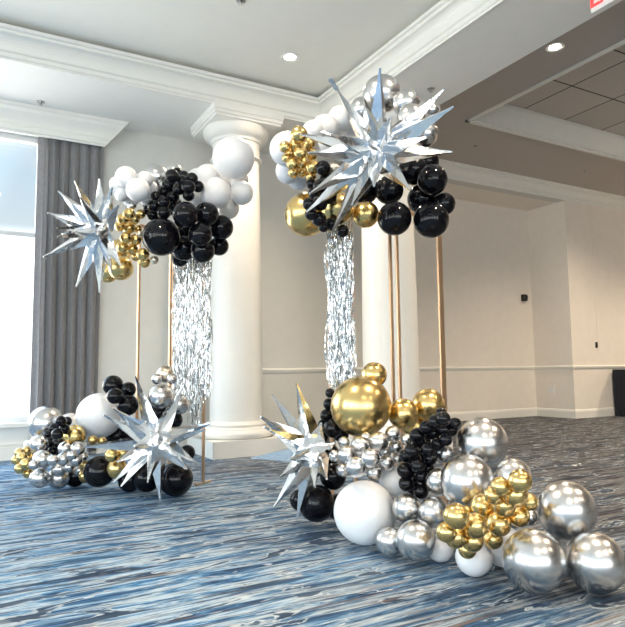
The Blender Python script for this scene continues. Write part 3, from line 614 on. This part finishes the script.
def place(b):
    b['p'] = at(b['x'], b['y'], b['d']); b['r'] = b['r0']*b['d']*(1.0 if b['big'] else 1.08)
for b in BAL: place(b)
OB = [(o, r) for o, r in OBST]
for it in range(220):
    k_ = .5
    for b in BAL: b['m'] = 0.0; b['n'] = 0
    for i in range(len(BAL)):
        a = BAL[i]; pa, ra = a['p'], a['r']
        for j in range(i+1, len(BAL)):
            c = BAL[j]; rs = ra+c['r']
            dx = pa.x-c['p'].x
            if dx > rs or dx < -rs: continue
            v = pa-c['p']; l2 = v.length_squared
            if l2 >= rs*rs: continue
            dd = a['d']-c['d']
            lat2 = max(0, l2-dd*dd)
            need = math.sqrt(max(0, rs*rs-lat2))+.002 - abs(dd)
            s = 1 if dd > 0 or (dd == 0 and i > j) else -1
            wa = c['r']**1.5/(a['r']**1.5+c['r']**1.5)
            a['m'] += s*need*wa; c['m'] -= s*need*(1-wa); a['n'] += 1; c['n'] += 1
        for o, r in OB:
            dx = pa.x-o.x; rs = ra+r
            if dx > rs or dx < -rs: continue
            v = pa-o; l2 = v.length_squared
            if l2 >= rs*rs: continue
            dd = v.dot(F_); lat2 = max(0, l2-dd*dd)
            a['m'] += (1 if dd > 0 else -1)*(math.sqrt(max(0, rs*rs-lat2))+.002-abs(dd)); a['n'] += 1
    for b in BAL:
        st = b['m']*k_/max(1, b['n']*.6)
        b['d'] += max(-.05, min(.05, st)) + (b['d0']-b['d'])*.002
        for _ in range(12):
            place(b)
            if b['p'].z-b['r'] >= .001: break
            b['d'] -= .012
        place(b)

# one balloon mesh (unit size, knot end at +Z), shared by every balloon
bm = bmesh.new(); seg, nr = 40, 26; rings = []
for k_ in range(1, nr):
    t = math.pi*k_/nr; z = -math.cos(t); rr = math.sin(t)
    if z > 0: rr *= 1-.10*z**2; 
    rings.append([bm.verts.new((rr*math.cos(2*math.pi*i/seg), rr*math.sin(2*math.pi*i/seg), z*.985)) for i in range(seg)])
for a, b_ in zip(rings, rings[1:]):
    for i in range(seg): bm.faces.new((a[i], a[(i+1) % seg], b_[(i+1) % seg], b_[i]))
v0 = bm.verts.new((0, 0, -.985))
for i in range(seg): bm.faces.new((rings[0][(i+1) % seg], rings[0][i], v0))
# neck and rolled lip
nk = []
for rr, z in ((.055, .975), (.035, .982), (.05, .99), (.02, .997)): nk.append([bm.verts.new((rr*math.cos(2*math.pi*i/seg), rr*math.sin(2*math.pi*i/seg), z)) for i in range(seg)])
for a, b_ in zip([rings[-1]]+nk, nk):
    for i in range(seg): bm.faces.new((a[i], a[(i+1) % seg], b_[(i+1) % seg], b_[i]))
bm.faces.new(nk[-1])
bmesh.ops.recalc_face_normals(bm, faces=bm.faces[:])
MESH = {}
base_me = bpy.data.meshes.new('balloon'); bm.to_mesh(base_me); bm.free()
for p in base_me.polygons: p.use_smooth = True
for c, (nm, mt) in K.items():
    me = base_me.copy(); me.name = nm+'_balloon'; me.materials.clear(); me.materials.append(M[mt]); MESH[c] = me
ORD = ['', 'first', 'second', 'third', 'fourth', 'fifth', 'sixth', 'seventh', 'eighth', 'ninth', 'tenth']
groups = {}
for b in BAL: groups.setdefault((b['g'], b['cl'], b['c']), []).append(b)
WHERE = {('upper left garland', 'small white'): 'small white balloon by the upper left star',
         ('upper left garland', 'small gold'): 'small gold balloon by the upper left star',
         ('upper left garland', 'medium black'): 'medium black balloon above the left fringe',
         ('upper left garland', 'small black'): 'small black balloon of the upper left garland',
         ('lower left garland', 'small silver'): 'small silver balloon of the lower left garland',
         ('lower left garland', 'small gold'): 'small gold balloon at the lower left tip',
         ('lower left garland', 'small black'): 'small black balloon before the curtain foot',
         ('lower left garland', 'medium black'): 'medium black balloon above the low left star',
         ('upper right garland', 'small gold'): 'small gold balloon of the upper right garland',
         ('upper right garland', 'small black'): 'small black balloon of the upper right garland',
         ('lower right garland', 'small silver'): 'small silver balloon under the biggest gold one',
         ('lower right garland', 'small black left'): 'small black balloon left of the biggest gold',
         ('lower right garland', 'grape black'): 'small black balloon of the big floor cluster',
         ('lower right garland', 'small gold'): 'small gold balloon of the big floor cluster'}
for (g, cl, c), lst in groups.items():
    un = [b for b in lst if b['lab'] is None]
    if not un: continue
    un.sort(key=lambda b: b['y']); n = len(un); base = WHERE[(g, cl)]
    nrow = max(1, round(math.sqrt(n))) if n > 3 else 1
    per_ = math.ceil(n/nrow); rows_ = [un[i:i+per_] for i in range(0, n, per_)]
    for ri, row in enumerate(rows_):
        row.sort(key=lambda b: b['x'])
        rn = 'top row' if ri == 0 else ('bottom row' if ri == len(rows_)-1 else ORD[ri+1]+' row')
        for ci, b in enumerate(row):
            cn = 'leftmost' if ci == 0 else ('rightmost' if ci == len(row)-1 else ORD[ci+1]+' from left')
            b['lab'] = '%s, %s, %s' % (base, rn, cn)
cents = {}
for b in BAL: cents.setdefault(b['g'], []).append(b['p'])
cents = {g: sum(v, Vector())/len(v) for g, v in cents.items()}
protos = {}
for b in BAL:
    nm = K[b['c']][0]+'_balloon'
    o = bpy.data.objects.new(nm, MESH[b['c']]); COL.objects.link(o)
    inward = (cents[b['g']]-b['p']).normalized()*.5 + F_*1.0 + Vector((random.uniform(-.3, .3), random.uniform(-.3, .3), random.uniform(-.3, .3)))
    o.rotation_mode = 'QUATERNION'; o.rotation_quaternion = inward.to_track_quat('Z', 'Y'); o.location = b['p']; o.scale = (b['r'],)*3
    cl = b['cl'].replace(' left', '')
    tag(o, b['lab'], 'balloon', '%s balloons in the %s' % (K[b['c']][0] if cl.split()[-1] not in ('black', 'gold', 'white', 'silver') else cl.replace('grape ', 'small ').replace('great ', 'large ').replace('pale ', '').replace('pearl gold', 'gold'), b['g']))

# ------------------------------------------------------------------ daylight
w = bpy.data.worlds.new('sky'); SC.world = w; w.use_nodes = True; nt = w.node_tree; nt.nodes.clear()
out = nt.nodes.new('ShaderNodeOutputWorld'); bg = nt.nodes.new('ShaderNodeBackground')
tc = nt.nodes.new('ShaderNodeTexCoord'); sep = nt.nodes.new('ShaderNodeSeparateXYZ')
nt.links.new(tc.outputs['Generated'], sep.inputs[0])
r = nt.nodes.new('ShaderNodeValToRGB'); cr = r.color_ramp
stops = [(0, (.50, .48, .45)), (.5, (.85, .83, .80)), (.56, (1, .985, .96)), (.59, (.86, .94, 1.0)), (.66, (.62, .82, 1.0)), (.8, (.50, .69, 1.0)), (1, (.38, .58, .95))]
while len(cr.elements) < len(stops): cr.elements.new(.5)
for e, (p, c) in zip(cr.elements, stops): e.position = p; e.color = (*c, 1)
mr = nt.nodes.new('ShaderNodeMapRange'); mr.inputs[1].default_value = -1; mr.inputs[2].default_value = 1
nt.links.new(sep.outputs['Z'], mr.inputs[0]); nt.links.new(mr.outputs[0], r.inputs['Fac'])
n = nt.nodes.new('ShaderNodeTexNoise'); n.inputs['Scale'].default_value = 3.2; n.inputs['Detail'].default_value = 6
nt.links.new(tc.outputs['Generated'], n.inputs['Vector'])
cr2 = nt.nodes.new('ShaderNodeValToRGB'); cr2.color_ramp.elements[0].position = .5; cr2.color_ramp.elements[1].position = .66
nt.links.new(n.outputs['Fac'], cr2.inputs['Fac'])
mx = nt.nodes.new('ShaderNodeMix'); mx.data_type = 'RGBA'; mx.inputs[7].default_value = (1, 1, 1, 1)
nt.links.new(cr2.outputs['Color'], mx.inputs[0]); nt.links.new(r.outputs['Color'], mx.inputs[6]); pass
# the sky is brightest around the sun's side and dimmer opposite it; haze along the horizon is bright all round
dt = nt.nodes.new('ShaderNodeVectorMath'); dt.operation = 'DOT_PRODUCT'; dt.inputs[1].default_value = (-.6, -.8, 0); nt.links.new(tc.outputs['Generated'], dt.inputs[0])
sd = nt.nodes.new('ShaderNodeMapRange'); sd.inputs[1].default_value = -.8; sd.inputs[2].default_value = .3; sd.inputs[3].default_value = .105; sd.inputs[4].default_value = 1.25; nt.links.new(dt.outputs['Value'], sd.inputs[0])
hz_ = nt.nodes.new('ShaderNodeMapRange'); hz_.interpolation_type = 'SMOOTHSTEP'; hz_.inputs[1].default_value = .14; hz_.inputs[2].default_value = .22; nt.links.new(sep.outputs['Z'], hz_.inputs[0])
fm = nt.nodes.new('ShaderNodeMix'); fm.data_type = 'FLOAT'; fm.inputs[2].default_value = 1.0; nt.links.new(hz_.outputs[0], fm.inputs[0]); nt.links.new(sd.outputs[0], fm.inputs[3])
sm = nt.nodes.new('ShaderNodeVectorMath'); sm.operation = 'SCALE'; nt.links.new(mx.outputs[2], sm.inputs[0]); nt.links.new(fm.outputs[0], sm.inputs['Scale'])
nt.links.new(sm.outputs[0], bg.inputs['Color'])
bg.inputs['Strength'].default_value = 5.0
nt.links.new(bg.outputs[0], out.inputs[0])

SC.view_settings.view_transform = 'Standard'; SC.view_settings.look = 'None'; SC.view_settings.gamma = 1
SC.view_settings.use_curve_mapping = False
SC.view_settings.exposure = 0.85
SC.cycles.use_denoising = True
SC.cycles.max_bounces = 10; SC.cycles.diffuse_bounces = 6; SC.cycles.glossy_bounces = 5; SC.cycles.transparent_max_bounces = 12
SC.cycles.sample_clamp_indirect = 8; SC.cycles.caustics_reflective = False; SC.cycles.caustics_refractive = False
